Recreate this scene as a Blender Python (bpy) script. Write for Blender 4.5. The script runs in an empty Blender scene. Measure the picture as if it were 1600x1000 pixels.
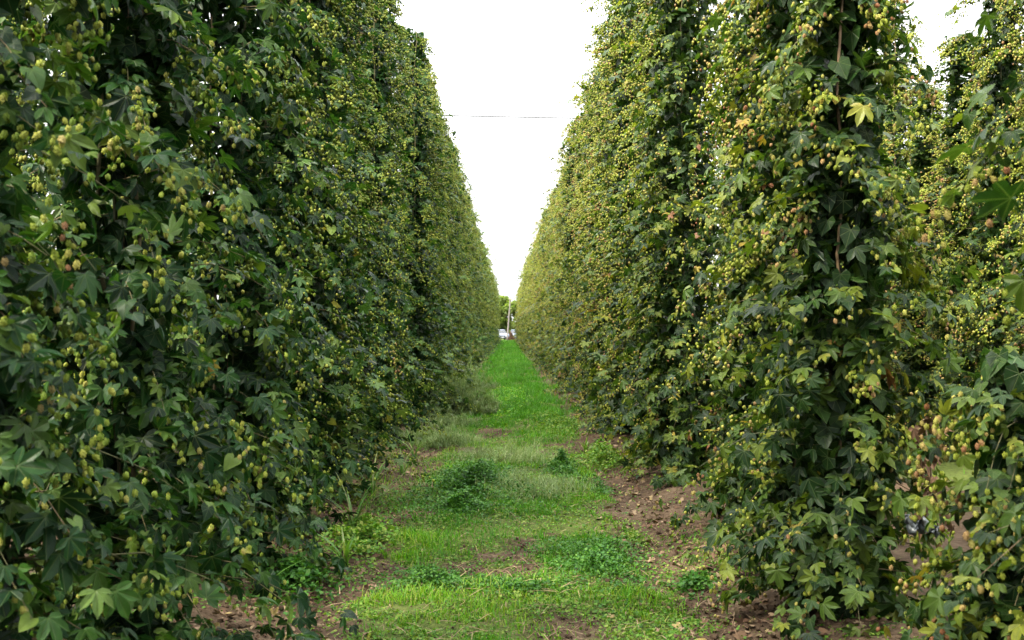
import bpy, math, random
import numpy as np
from mathutils import Matrix, Vector

R = math.radians
rng = np.random.default_rng(11)
random.seed(11)
scene = bpy.context.scene
C = scene.collection

# ------------------------------------------------------------------ camera
cam_d = bpy.data.cameras.new('camera')
cam = bpy.data.objects.new('camera', cam_d)
C.objects.link(cam)
CAM_H = 1.6
cam.location = (0.0, 0.0, CAM_H)
cam_d.sensor_width = 23.5
cam_d.lens = 22.85
cam.rotation_euler = (R(90.55), 0, R(-0.26))
cam_d.clip_end = 3000
cam_d.dof.use_dof = True
cam_d.dof.focus_distance = 7.0
cam_d.dof.aperture_fstop = 2.8
scene.camera = cam

# ------------------------------------------------------------------ sky, sun
world = bpy.data.worlds.new('World')
scene.world = world
world.use_nodes = True
wn = world.node_tree
wn.nodes.clear()
sky = wn.nodes.new('ShaderNodeTexSky')
sky.sky_type = 'NISHITA'
sky.sun_disc = False
sky.sun_elevation = R(52)
sky.sun_rotation = R(-60)
sky.air_density = 1.0
sky.dust_density = 4.0
hs = wn.nodes.new('ShaderNodeHueSaturation')
hs.inputs['Saturation'].default_value = 0.25
mixw = wn.nodes.new('ShaderNodeMix'); mixw.data_type = 'RGBA'
mixw.inputs[0].default_value = 0.8
# cloud deck: an overcast sky is about three times brighter overhead than at the horizon
tcw = wn.nodes.new('ShaderNodeTexCoord'); spw = wn.nodes.new('ShaderNodeSeparateXYZ')
wn.links.new(tcw.outputs['Generated'], spw.inputs[0])
crw = wn.nodes.new('ShaderNodeMapRange'); crw.inputs[1].default_value = 0.0; crw.inputs[2].default_value = 1.0
crw.inputs[3].default_value = 3.7; crw.inputs[4].default_value = 13.5
wn.links.new(spw.outputs[2], crw.inputs[0])
ccw = wn.nodes.new('ShaderNodeCombineColor')
for i_, k_ in enumerate((0.99, 1.0, 1.0)):
    mm = wn.nodes.new('ShaderNodeMath'); mm.operation = 'MULTIPLY'; mm.inputs[1].default_value = k_
    wn.links.new(crw.outputs[0], mm.inputs[0]); wn.links.new(mm.outputs[0], ccw.inputs[i_])
wn.links.new(ccw.outputs[0], mixw.inputs[7])
bg = wn.nodes.new('ShaderNodeBackground')
bg.inputs[1].default_value = 0.07
wo = wn.nodes.new('ShaderNodeOutputWorld')
wn.links.new(sky.outputs[0], hs.inputs['Color'])
wn.links.new(hs.outputs[0], mixw.inputs[6])
wn.links.new(mixw.outputs[2], bg.inputs[0])
wn.links.new(bg.outputs[0], wo.inputs[0])

sun_d = bpy.data.lights.new('sun', 'SUN')
sun_d.energy = 1.5
sun_d.angle = R(14)
sun_d.color = (1.0, 0.92, 0.76)
sun = bpy.data.objects.new('sun', sun_d)
C.objects.link(sun)
sun.location = (-20, -10, 30)
sun.rotation_euler = Vector((0.62, 0.30, -0.80)).to_track_quat('-Z', 'Y').to_euler()

scene.view_settings.view_transform = 'Standard'
scene.view_settings.look = 'None'
scene.view_settings.exposure = 2.7
scene.view_settings.gamma = 1.0
scene.cycles.max_bounces = 6
scene.cycles.diffuse_bounces = 0
scene.cycles.glossy_bounces = 1
scene.cycles.transmission_bounces = 1

# ------------------------------------------------------------------ materials
def nodes_of(name):
    m = bpy.data.materials.new(name); m.use_nodes = True
    nt = m.node_tree; nt.nodes.clear()
    out = nt.nodes.new('ShaderNodeOutputMaterial')
    return m, nt, out

def math_n(nt, op, a, b=None, c=None):
    n = nt.nodes.new('ShaderNodeMath'); n.operation = op
    for i, v in enumerate((a, b, c)):
        if v is None: continue
        if isinstance(v, (int, float)): n.inputs[i].default_value = v
        else: nt.links.new(v, n.inputs[i])
    return n.outputs[0]

def ramp(nt, fac, stops, mode='LINEAR'):
    n = nt.nodes.new('ShaderNodeValToRGB'); cr = n.color_ramp; cr.interpolation = mode
    cr.elements[0].position = stops[0][0]; cr.elements[0].color = (*stops[0][1], 1)
    cr.elements[1].position = stops[1][0]; cr.elements[1].color = (*stops[1][1], 1)
    for p, c in stops[2:]:
        e = cr.elements.new(p); e.color = (*c, 1)
    nt.links.new(fac, n.inputs[0])
    return n.outputs[0]

def foliage_mat(name, stops, rough=0.45, trans=0.25, veins=False, patch=0.18, patch_scale=1.1, spec=0.5, back=1.35, fleck=0.15, objrand=1.0):
    m, nt, out = nodes_of(name)
    L = nt.links.new
    at = nt.nodes.new('ShaderNodeAttribute'); at.attribute_name = 'rnd'
    oi = nt.nodes.new('ShaderNodeObjectInfo')
    geo = nt.nodes.new('ShaderNodeNewGeometry')
    no = nt.nodes.new('ShaderNodeTexNoise'); no.inputs['Scale'].default_value = patch_scale
    no.inputs['Detail'].default_value = 3
    L(geo.outputs['Position'], no.inputs['Vector'])
    so = nt.nodes.new('ShaderNodeAttribute'); so.attribute_name = 'solo'
    r = math_n(nt, 'MULTIPLY', math_n(nt, 'MULTIPLY', oi.outputs['Random'], so.outputs['Fac']), objrand)
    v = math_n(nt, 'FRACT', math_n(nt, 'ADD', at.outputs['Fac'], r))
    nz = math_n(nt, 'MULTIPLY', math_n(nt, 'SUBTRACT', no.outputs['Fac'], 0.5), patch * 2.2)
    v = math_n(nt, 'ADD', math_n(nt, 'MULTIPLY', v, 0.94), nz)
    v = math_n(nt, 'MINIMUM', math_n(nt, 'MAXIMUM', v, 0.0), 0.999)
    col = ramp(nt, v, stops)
    # small blotches on each leaf
    n2 = nt.nodes.new('ShaderNodeTexNoise'); n2.inputs['Scale'].default_value = 45
    L(geo.outputs['Position'], n2.inputs['Vector'])
    f = math_n(nt, 'ADD', math_n(nt, 'MULTIPLY', math_n(nt, 'SUBTRACT', n2.outputs['Fac'], 0.5), fleck * 6), 1.0)
    mul = nt.nodes.new('ShaderNodeMix'); mul.data_type = 'RGBA'; mul.blend_type = 'MULTIPLY'; mul.inputs[0].default_value = 1
    cc = nt.nodes.new('ShaderNodeCombineColor')
    for i in range(3): L(f, cc.inputs[i])
    L(col, mul.inputs[6]); L(cc.outputs[0], mul.inputs[7])
    col = mul.outputs[2]
    bs = nt.nodes.new('ShaderNodeBsdfPrincipled')
    bs.inputs['Roughness'].default_value = rough
    bs.inputs['Specular IOR Level'].default_value = spec
    if veins:
        uv = nt.nodes.new('ShaderNodeUVMap'); uv.uv_map = 'UVMap'
        sp = nt.nodes.new('ShaderNodeSeparateXYZ'); L(uv.outputs[0], sp.inputs[0])
        rad = math_n(nt, 'SQRT', math_n(nt, 'ADD', math_n(nt, 'POWER', sp.outputs[0], 2.0), math_n(nt, 'POWER', sp.outputs[1], 2.0)))
        ang = math_n(nt, 'ABSOLUTE', math_n(nt, 'ARCTAN2', sp.outputs[0], sp.outputs[1]))
        k = math_n(nt, 'DIVIDE', ang, 0.8)
        d = math_n(nt, 'ABSOLUTE', math_n(nt, 'SUBTRACT', k, math_n(nt, 'ROUND', k)))
        d = math_n(nt, 'MULTIPLY', d, rad)
        vein = math_n(nt, 'SUBTRACT', 1.0, math_n(nt, 'MINIMUM', math_n(nt, 'MULTIPLY', d, 32.0), 1.0))
        side = math_n(nt, 'ABSOLUTE', math_n(nt, 'SINE', math_n(nt, 'ADD', math_n(nt, 'MULTIPLY', rad, 34.0), math_n(nt, 'MULTIPLY', d, -60.0))))
        side = math_n(nt, 'POWER', math_n(nt, 'SUBTRACT', 1.0, side), 3.0)
        mv = nt.nodes.new('ShaderNodeMix'); mv.data_type = 'RGBA'
        L(math_n(nt, 'MULTIPLY', vein, 0.35), mv.inputs[0]); L(col, mv.inputs[6]); mv.inputs[7].default_value = (0.2, 0.26, 0.09, 1)
        col = mv.outputs[2]
        h = math_n(nt, 'ADD', math_n(nt, 'MULTIPLY', vein, -1.0), math_n(nt, 'MULTIPLY', side, -0.45))
        bp = nt.nodes.new('ShaderNodeBump'); bp.inputs['Strength'].default_value = 0.5; bp.inputs['Distance'].default_value = 0.004
        L(h, bp.inputs['Height']); L(bp.outputs[0], bs.inputs['Normal'])
    # undersides of leaves are paler
    mb = nt.nodes.new('ShaderNodeMix'); mb.data_type = 'RGBA'; mb.blend_type = 'MULTIPLY'
    L(geo.outputs['Backfacing'], mb.inputs[0]); L(col, mb.inputs[6]); mb.inputs[7].default_value = (back, back, back * 1.05, 1)
    L(mb.outputs[2], bs.inputs['Base Color'])
    tr = nt.nodes.new('ShaderNodeBsdfTranslucent')
    tm = nt.nodes.new('ShaderNodeMix'); tm.data_type = 'RGBA'; tm.blend_type = 'MULTIPLY'; tm.inputs[0].default_value = 1
    L(col, tm.inputs[6]); tm.inputs[7].default_value = (2.0, 2.2, 0.7, 1); L(tm.outputs[2], tr.inputs[0])
    ms = nt.nodes.new('ShaderNodeMixShader'); ms.inputs[0].default_value = trans
    L(bs.outputs[0], ms.inputs[1]); L(tr.outputs[0], ms.inputs[2])
    L(ms.outputs[0], out.inputs[0])
    return m

M = {}
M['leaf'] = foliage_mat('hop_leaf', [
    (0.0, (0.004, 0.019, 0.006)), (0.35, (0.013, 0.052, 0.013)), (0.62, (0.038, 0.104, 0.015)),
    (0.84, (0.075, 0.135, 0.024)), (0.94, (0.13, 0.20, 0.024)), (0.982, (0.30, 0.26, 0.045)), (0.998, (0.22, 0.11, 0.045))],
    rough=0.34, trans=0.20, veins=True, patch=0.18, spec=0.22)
M['cone'] = foliage_mat('hop_cone', [
    (0.0, (0.14, 0.22, 0.025)), (0.45, (0.27, 0.34, 0.045)), (0.8, (0.40, 0.40, 0.08)), (0.94, (0.38, 0.30, 0.12)), (0.99, (0.28, 0.14, 0.07))],
    rough=0.6, trans=0.2, patch=0.28, patch_scale=1.4, spec=0.25, back=1.0, fleck=0.12)
M['leaf_r'] = foliage_mat('hop_leaf_lit', [  # lit copy of the leaf: warm light on the right row put into colour
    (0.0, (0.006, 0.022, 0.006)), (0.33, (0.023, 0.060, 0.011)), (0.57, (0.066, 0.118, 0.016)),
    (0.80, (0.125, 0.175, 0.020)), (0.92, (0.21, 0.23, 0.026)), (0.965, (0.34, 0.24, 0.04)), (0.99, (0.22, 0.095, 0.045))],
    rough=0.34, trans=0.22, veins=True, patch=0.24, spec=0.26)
M['cone_r'] = foliage_mat('hop_cone_rusty_lit', [  # rust and tan are its own; brighter yellow is painted right-row light
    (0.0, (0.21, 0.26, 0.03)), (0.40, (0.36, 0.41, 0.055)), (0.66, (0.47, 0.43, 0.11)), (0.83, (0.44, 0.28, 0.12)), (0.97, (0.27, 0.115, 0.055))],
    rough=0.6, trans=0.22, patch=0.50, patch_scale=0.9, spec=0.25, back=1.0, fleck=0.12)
M['bine'] = foliage_mat('bine_stem', [(0.0, (0.10, 0.11, 0.04)), (0.6, (0.17, 0.15, 0.06)), (0.99, (0.24, 0.15, 0.08))], rough=0.7, trans=0.0, back=1.0)
M['coir'] = foliage_mat('coir_string', [(0.0, (0.16, 0.11, 0.06)), (0.99, (0.24, 0.17, 0.10))], rough=0.9, trans=0.0, back=1.0)
M['grass'] = foliage_mat('lane_grass', [(0.0, (0.045, 0.15, 0.012)), (0.45, (0.075, 0.26, 0.010)), (0.8, (0.18, 0.37, 0.014)), (0.99, (0.36, 0.37, 0.08))],
    rough=0.5, trans=0.3, patch=0.2, patch_scale=1.7, spec=0.3, back=1.0, objrand=0.0)
M['cover'] = foliage_mat('ground_cover', [(0.0, (0.05, 0.15, 0.014)), (0.5, (0.12, 0.26, 0.020)), (0.9, (0.26, 0.32, 0.06)), (0.99, (0.36, 0.32, 0.12))],
    rough=0.55, trans=0.25, patch=0.25, patch_scale=2.2, spec=0.3, back=1.0, objrand=0.0)
M['clover'] = foliage_mat('clover_leaf', [(0.0, (0.025, 0.10, 0.014)), (0.5, (0.05, 0.16, 0.018)), (0.9, (0.10, 0.23, 0.022)), (0.99, (0.17, 0.28, 0.03))],
    rough=0.5, trans=0.2, patch=0.15, patch_scale=2.0, spec=0.3, back=1.2, objrand=0.25)
M['feather'] = foliage_mat('feathery_weed', [(0.0, (0.12, 0.21, 0.07)), (0.5, (0.23, 0.32, 0.13)), (0.99, (0.40, 0.43, 0.24))],
    rough=0.7, trans=0.25, patch=0.15, spec=0.2, back=1.0, objrand=0.3)
M['blade'] = foliage_mat('wide_blade', [(0.0, (0.06, 0.16, 0.025)), (0.6, (0.12, 0.24, 0.04)), (0.99, (0.28, 0.30, 0.12))],
    rough=0.45, trans=0.3, patch=0.1, spec=0.4, back=1.1, objrand=0.5)
M['litter'] = foliage_mat('dry_litter', [(0.0, (0.10, 0.055, 0.035)), (0.45, (0.20, 0.12, 0.07)), (0.8, (0.33, 0.24, 0.15)), (0.99, (0.38, 0.30, 0.09))],
    rough=0.8, trans=0.05, patch=0.15, spec=0.2, back=1.0)
M['tree'] = foliage_mat('tree_leaf', [(0.0, (0.08, 0.13, 0.03)), (0.5, (0.14, 0.20, 0.045)), (0.99, (0.24, 0.28, 0.08))],
    rough=0.6, trans=0.35, patch=0.2, patch_scale=0.5, spec=0.2, back=1.0, objrand=0.2)

def simple_mat(name, col, rough=0.6, metal=0.0, var=0.25, scale=8.0, spec=0.5, stretch=None):
    m, nt, out = nodes_of(name)
    bs = nt.nodes.new('ShaderNodeBsdfPrincipled')
    bs.inputs['Roughness'].default_value = rough; bs.inputs['Metallic'].default_value = metal
    bs.inputs['Specular IOR Level'].default_value = spec
    tc = nt.nodes.new('ShaderNodeTexCoord')
    no = nt.nodes.new('ShaderNodeTexNoise'); no.inputs['Scale'].default_value = scale; no.inputs['Detail'].default_value = 5
    mp = nt.nodes.new('ShaderNodeMapping')
    if stretch: mp.inputs['Scale'].default_value = stretch
    nt.links.new(tc.outputs['Object'], mp.inputs[0]); nt.links.new(mp.outputs[0], no.inputs['Vector'])
    a = tuple(max(c * (1 - var), 0) for c in col); b = tuple(min(c * (1 + var), 1) for c in col)
    nt.links.new(ramp(nt, no.outputs['Fac'], [(0.3, a), (0.7, b)]), bs.inputs['Base Color'])
    nt.links.new(bs.outputs[0], out.inputs[0])
    return m

M['pole'] = simple_mat('weathered_wood', (0.27, 0.24, 0.21), 0.85, var=0.35, scale=5, stretch=(6, 6, 0.6))
M['wire'] = simple_mat('galvanised_wire', (0.22, 0.22, 0.23), 0.5, 0.6, 0.2)
M['bark'] = simple_mat('bark', (0.12, 0.09, 0.065), 0.9, var=0.4, scale=4)
M['paint_blue'] = simple_mat('car_paint_blue', (0.28, 0.36, 0.48), 0.25, 0.2, 0.03)
M['paint_white'] = simple_mat('car_paint_white', (0.36, 0.41, 0.48), 0.3, 0.0, 0.03)
M['glass'] = simple_mat('car_glass', (0.02, 0.025, 0.03), 0.08, 0.0, 0.05, spec=0.8)
M['black'] = simple_mat('black_trim', (0.02, 0.02, 0.022), 0.6, 0.0, 0.1)
M['rubber'] = simple_mat('tyre_rubber', (0.025, 0.025, 0.026), 0.85, 0.0, 0.2)
M['alloy'] = simple_mat('alloy', (0.45, 0.46, 0.48), 0.3, 0.9, 0.1)
M['lamp'] = simple_mat('lamp_lens', (0.75, 0.78, 0.8), 0.1, 0.0, 0.05)
M['film'] = simple_mat('grey_film', (0.13, 0.15, 0.155), 0.3, 0.0, 0.5, 30, spec=0.8)

def ground_mat():
    m, nt, out = nodes_of('soil_and_moss')
    L = nt.links.new
    geo = nt.nodes.new('ShaderNodeNewGeometry')
    at = nt.nodes.new('ShaderNodeAttribute'); at.attribute_name = 'green'
    def noise(sc, det=6, rough=0.6):
        n = nt.nodes.new('ShaderNodeTexNoise'); n.inputs['Scale'].default_value = sc; n.inputs['Detail'].default_value = det
        n.inputs['Roughness'].default_value = rough
        L(geo.outputs['Position'], n.inputs['Vector']); return n.outputs['Fac']
    n1 = noise(2.2); n2 = noise(19); n3 = noise(70)
    soil = ramp(nt, math_n(nt, 'ADD', math_n(nt, 'MULTIPLY', n1, 0.5), math_n(nt, 'MULTIPLY', n2, 0.5)),
                [(0.34, (0.045, 0.029, 0.018)), (0.5, (0.105, 0.070, 0.043)), (0.66, (0.19, 0.135, 0.086))])
    moss = ramp(nt, n2, [(0.3, (0.05, 0.09, 0.018)), (0.7, (0.15, 0.20, 0.04))])
    f = math_n(nt, 'ADD', math_n(nt, 'MULTIPLY', at.outputs['Fac'], 1.0), math_n(nt, 'MULTIPLY', math_n(nt, 'SUBTRACT', n2, 0.5), 1.6))
    f = math_n(nt, 'MULTIPLY', math_n(nt, 'MINIMUM', math_n(nt, 'MAXIMUM', math_n(nt, 'MULTIPLY', math_n(nt, 'SUBTRACT', f, 0.35), 3), 0.0), 1.0), 0.85)
    mx = nt.nodes.new('ShaderNodeMix'); mx.data_type = 'RGBA'
    L(f, mx.inputs[0]); L(soil, mx.inputs[6]); L(moss, mx.inputs[7])
    bs = nt.nodes.new('ShaderNodeBsdfPrincipled'); bs.inputs['Roughness'].default_value = 0.95
    bs.inputs['Specular IOR Level'].default_value = 0.15
    L(mx.outputs[2], bs.inputs['Base Color'])
    bp = nt.nodes.new('ShaderNodeBump'); bp.inputs['Strength'].default_value = 0.9; bp.inputs['Distance'].default_value = 0.03
    L(math_n(nt, 'ADD', n2, math_n(nt, 'MULTIPLY', n3, 0.5)), bp.inputs['Height']); L(bp.outputs[0], bs.inputs['Normal'])
    L(bs.outputs[0], out.inputs[0])
    return m
M['ground'] = ground_mat()

# ------------------------------------------------------------------ helpers
def tag(o, label=None, cat=None, group=None, kind=None):
    if label: o['label'] = label
    if cat: o['category'] = cat
    if group: o['group'] = group
    if kind: o['kind'] = kind
    return o

def link(o, parent=None):
    C.objects.link(o)
    if parent is not None: o.parent = parent
    return o

def empty(name, loc, rz=0):
    o = bpy.data.objects.new(name, None); C.objects.link(o)
    o.location = loc; o.rotation_euler = (0, 0, rz); o.empty_display_size = 0.2
    return o

def mesh_np(name, V, F, mats, uv=None, rnd=None, mat_idx=None, smooth=False):
    """V (n,3), F (m,3|4) -> mesh"""
    V = np.asarray(V, np.float32); F = np.asarray(F, np.int32)
    k = F.shape[1]
    me = bpy.data.meshes.new(name)
    me.vertices.add(len(V)); me.vertices.foreach_set('co', V.ravel())
    me.loops.add(F.size); me.loops.foreach_set('vertex_index', F.ravel())
    me.polygons.add(len(F))
    me.polygons.foreach_set('loop_start', np.arange(0, F.size, k, dtype=np.int32))
    me.polygons.foreach_set('loop_total', np.full(len(F), k, np.int32))
    for m in (mats if isinstance(mats, (list, tuple)) else [mats]): me.materials.append(m)
    if mat_idx is not None: me.polygons.foreach_set('material_index', mat_idx.astype(np.int32))
    if smooth: me.polygons.foreach_set('use_smooth', np.ones(len(F), bool))
    if uv is not None:
        l = me.uv_layers.new(name='UVMap')
        l.data.foreach_set('uv', np.asarray(uv, np.float32)[F.ravel()].ravel())
    if rnd is not None:
        a = me.attributes.new('rnd', 'FLOAT', 'POINT'); a.data.foreach_set('value', np.asarray(rnd, np.float32))
    me.update(calc_edges=True)
    return me

def solo(me):
    a = me.attributes.new('solo', 'FLOAT', 'POINT'); a.data.foreach_set('value', np.ones(len(me.vertices), np.float32))
    return me

def norm(a):
    return a / np.maximum(np.linalg.norm(a, axis=-1, keepdims=True), 1e-9)

_tab = {}
def vnoise(x, y, scale, seed=0):
    if seed not in _tab: _tab[seed] = np.random.default_rng(900 + seed).random((256, 256))
    T = _tab[seed]
    x = np.asarray(x, float) * scale + 1000.3; y = np.asarray(y, float) * scale + 1000.7
    xi = np.floor(x).astype(int); yi = np.floor(y).astype(int)
    fx = x - xi; fy = y - yi
    fx = fx * fx * (3 - 2 * fx); fy = fy * fy * (3 - 2 * fy)
    a = T[xi & 255, yi & 255]; b = T[(xi + 1) & 255, yi & 255]; c = T[xi & 255, (yi + 1) & 255]; d = T[(xi + 1) & 255, (yi + 1) & 255]
    return (a * (1 - fx) + b * fx) * (1 - fy) + (c * (1 - fx) + d * fx) * fy

def scatter(templates, tid, P, Fr, size, rnd):
    """join copies of templates. templates: list of (V,F,UV). returns V,F,UV,rnd"""
    Vs, Fs, Us, Rs = [], [], [], []; off = 0
    for t, (tv, tf, tu) in enumerate(templates):
        idx = np.nonzero(tid == t)[0]
        if not len(idx): continue
        v = np.einsum('nij,kj->nki', Fr[idx], tv) * size[idx][:, None, None] + P[idx][:, None, :]
        k = len(tv)
        f = tf[None] + (np.arange(len(idx)) * k)[:, None, None] + off
        Vs.append(v.reshape(-1, 3)); Fs.append(f.reshape(-1, 3)); Us.append(np.tile(tu, (len(idx), 1)))
        Rs.append(np.repeat(rnd[idx], k)); off += len(idx) * k
    return np.concatenate(Vs), np.concatenate(Fs), np.concatenate(Us), np.concatenate(Rs)

def frames(n, t):
    """columns X,Y,Z: Z=n normal, Y = t made orthogonal"""
    n = norm(n); t = norm(t - n * np.sum(n * t, -1, keepdims=True)); x = np.cross(t, n)
    return np.stack([x, t, n], axis=-1)

def tube(pts, radii, sides=6, cap=True):
    pts = np.asarray(pts, float); n = len(pts)
    d = np.gradient(pts, axis=0); d = norm(d)
    ref = np.array([0, 0, 1.0]) if abs(d[0][2]) < 0.9 else np.array([1.0, 0, 0])
    V = []
    for i in range(n):
        u = norm(np.cross(d[i], ref)); w = np.cross(d[i], u)
        for s in range(sides):
            a = 2 * math.pi * s / sides
            V.append(pts[i] + radii[i] * (u * math.cos(a) + w * math.sin(a)))
    F = []
    for i in range(n - 1):
        for s in range(sides):
            a = i * sides + s; b = i * sides + (s + 1) % sides
            F += [(a, b, b + sides), (a, b + sides, a + sides)]
    if cap:
        V.append(pts[0]); V.append(pts[-1]); c0 = len(V) - 2; c1 = len(V) - 1
        for s in range(sides):
            F.append((c0, (s + 1) % sides, s)); F.append((c1, (n - 1) * sides + s, (n - 1) * sides + (s + 1) % sides))
    return np.array(V), np.array(F)

def join(parts):
    Vs, Fs, off = [], [], 0
    for v, f in parts:
        Vs.append(v); Fs.append(np.asarray(f) + off); off += len(v)
    return np.concatenate(Vs), np.concatenate(Fs)

# ------------------------------------------------------------------ terrain
def ground_z(x, y):
    x = np.asarray(x, float); y = np.asarray(y, float)
    fade = np.clip((170 - y) / 40, 0, 1) * np.clip((14 - np.abs(x)) / 3, 0, 1)
    rowd = np.minimum.reduce([np.abs(x - r) for r in (-9.3, -5.5, -1.85, 1.95, 5.65, 9.35, 13.0)])
    berm = 0.10 * np.exp(-(rowd / 0.45) ** 2)
    z = berm
    for c in (-1.05, 1.1):
        z = z - 0.045 * np.exp(-((x - c) / 0.18) ** 2)
    z = z + 0.06 * (vnoise(x, y, 0.7, 1) - 0.5) + 0.045 * (vnoise(x, y, 2.7, 2) - 0.5) + 0.025 * (vnoise(x, y, 8.0, 3) - 0.5)
    return z * fade

def green_mask(x, y):
    """how overgrown the lane is, 0 bare soil .. 1 full"""
    x = np.asarray(x, float); y = np.asarray(y, float)
    n = vnoise(x, y, 1.3, 5) * 0.6 + vnoise(x, y, 4.0, 6) * 0.4
    w = 0.92 + 0.28 * (n - 0.5) * 2 + np.clip((y - 8) / 30, 0, 0.25)
    g = np.clip((w - np.abs(x - 0.0)) / 0.22, 0, 1)
    g = g * np.clip((n - 0.20) / 0.18, 0, 1)
    # bare patches seen in the photograph
    for px, py, rx, ry in ((0.12, 7.3, 0.16, 0.55), (0.02, 12.7, 0.35, 0.5), (-0.65, 9.0, 0.12, 0.6), (0.35, 5.3, 0.3, 0.35)):
        g = g * (1 - 0.9 * np.exp(-((x - px) / rx) ** 2 - ((y - py) / ry) ** 2))
    other = np.clip((vnoise(x, y, 0.9, 7) - 0.42) * 4, 0, 1) * (np.abs(x) > 2.6) * 0.8
    verge = 0.55 * np.clip((vnoise(x, y, 1.1, 8) - 0.5) * 4, 0, 1) * (np.abs(x) > 0.8) * (np.abs(x) <= 2.6)
    return np.clip(np.maximum(np.maximum(g, other), verge), 0, 1)

xs = np.unique(np.round(np.concatenate([np.linspace(-2.6, 2.6, 131), np.linspace(-14, 14, 71), np.sign(np.linspace(-1, 1, 40)) * (14 + 900 * np.linspace(-1, 1, 40) ** 2)]), 4))
ys = np.unique(np.round(np.concatenate([np.linspace(3.5, 16, 300), np.linspace(16, 40, 160), np.linspace(40, 180, 140), np.linspace(-6, 3.5, 30), -6 - 200 * np.linspace(0, 1, 8) ** 2, 180 + 1400 * np.linspace(0, 1, 20) ** 2]), 4))
XX, YY = np.meshgrid(xs, ys)
V = np.stack([XX.ravel(), YY.ravel(), ground_z(XX, YY).ravel()], -1)
nx, ny = len(xs), len(ys)
ii = (np.arange(ny - 1)[:, None] * nx + np.arange(nx - 1)[None]).ravel()
F = np.stack([ii, ii + 1, ii + nx + 1, ii + nx], -1)
me = mesh_np('ground', V, F, M['ground'], smooth=True)
g = green_mask(XX, YY); g = np.where((np.abs(XX) > 14) | (YY > 160), 0.9, g).ravel()
a = me.attributes.new('green', 'FLOAT', 'POINT'); a.data.foreach_set('value', g.astype(np.float32))
tag(link(bpy.data.objects.new('ground', me)), kind='structure')

# ------------------------------------------------------------------ leaf and cone templates
def leaf_from_lobes(lobes, serr, droop, fold):
    """lobes: list of (angle, length, half width) from the tip lobe outwards on one side; mirrored. angle 0 = +Y"""
    pts = []
    L = [(a, l, w) for a, l, w in lobes]
    allL = [(-a, l, w) for a, l, w in reversed(L) if a > 0] + [(a, l, w) for a, l, w in L]
    ring = []
    for i, (a, l, w) in enumerate(allL):
        if serr:
            seq = ((-0.92, 0.68), (-0.62, 0.82), (-0.3, 0.88), (0, 1.0), (0.3, 0.88), (0.62, 0.82), (0.92, 0.68)) if serr == 2 else ((-0.85, 0.72), (-0.4, 0.84), (0, 1.0), (0.4, 0.84), (0.85, 0.72))
        else:
            seq = ((-0.75, 0.72), (0, 1.0), (0.75, 0.72))
        for s, q in seq: ring.append((a + s * w, l * q))
        if i < len(allL) - 1:
            a2, l2, w2 = allL[i + 1]
            ring.append(((a + w + a2 - w2) / 2, min(l, l2) * (0.56 if serr else 0.54)))
    # base notch
    last = ring[-1][0]
    ring.append((last + 0.28, 0.30)); ring.insert(0, (-last - 0.28, 0.30))
    V = [(0, 0, 0)]
    for k, (a, r) in enumerate(ring):
        z = -droop * r * r + fold * (abs((a / 0.8) - round(a / 0.8))) * r
        V.append((math.sin(a) * r, math.cos(a) * r, z))
    V = np.array(V, float)
    F = np.array([(0, i + 1, i) for i in range(1, len(ring))])
    return V, F, V[:, :2].copy()

L5 = [(0, 1.0, 0.33), (0.8, 0.88, 0.32), (1.62, 0.66, 0.34)]
L3 = [(0, 1.0, 0.37), (0.90, 0.82, 0.42)]
HT = [(0, 1.0, 0.55)]
def heart(droop, fold, hi=True):
    ring = [(-2.75, 0.16), (-2.35, 0.52), (-1.8, 0.58), (-1.35, 0.60), (-0.95, 0.60), (-0.55, 0.68), (-0.25, 0.82), (0, 1.0)]
    if not hi: ring = [(-2.5, 0.42), (-1.7, 0.58), (-0.85, 0.62), (0, 1.0)]
    ring = ring + [(-a, r) for a, r in reversed(ring[:-1])]
    V = [(0, 0, 0)] + [(math.sin(a) * r, math.cos(a) * r, -droop * r * r + fold * abs(math.sin(a)) * r) for a, r in ring]
    V = np.array(V, float)
    F = np.array([(0, i + 1, i) for i in range(1, len(ring))])
    return V, F, V[:, :2].copy()

hi_leaf = [leaf_from_lobes(L5, 2, 0.52, 0.20), leaf_from_lobes(L5, 2, 0.22, 0.32), leaf_from_lobes(L3, 2, 0.60, 0.18), leaf_from_lobes(L3, 2, 0.25, 0.34), heart(0.50, 0.20), heart(0.05, 0.30)]
one_leaf = hi_leaf
hi_leaf = [leaf_from_lobes(L5, 1, 0.52, 0.20), leaf_from_lobes(L5, 1, 0.22, 0.32), leaf_from_lobes(L3, 1, 0.60, 0.18), leaf_from_lobes(L3, 1, 0.25, 0.34), heart(0.50, 0.20), heart(0.05, 0.30)]
mid_leaf = [leaf_from_lobes(L5, 0, 0.30, 0.16), leaf_from_lobes(L5, 0, 0.05, 0.24), leaf_from_lobes(L3, 0, 0.38, 0.14), leaf_from_lobes(L3, 0, 0.12, 0.26), heart(0.30, 0.14, False), heart(0.05, 0.30, False)]
def far_leaf_t(droop):
    V = np.array([(0, 0, 0), (-0.62, 0.30, 0.05), (0, 1.0, -droop), (0.62, 0.30, 0.05)], float)
    return V, np.array([(0, 2, 1), (0, 3, 2)]), V[:, :2].copy()
far_leaf = [far_leaf_t(0.3), far_leaf_t(0.0), far_leaf_t(0.4), far_leaf_t(0.1), far_leaf_t(0.2), far_leaf_t(0.3)]

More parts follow.
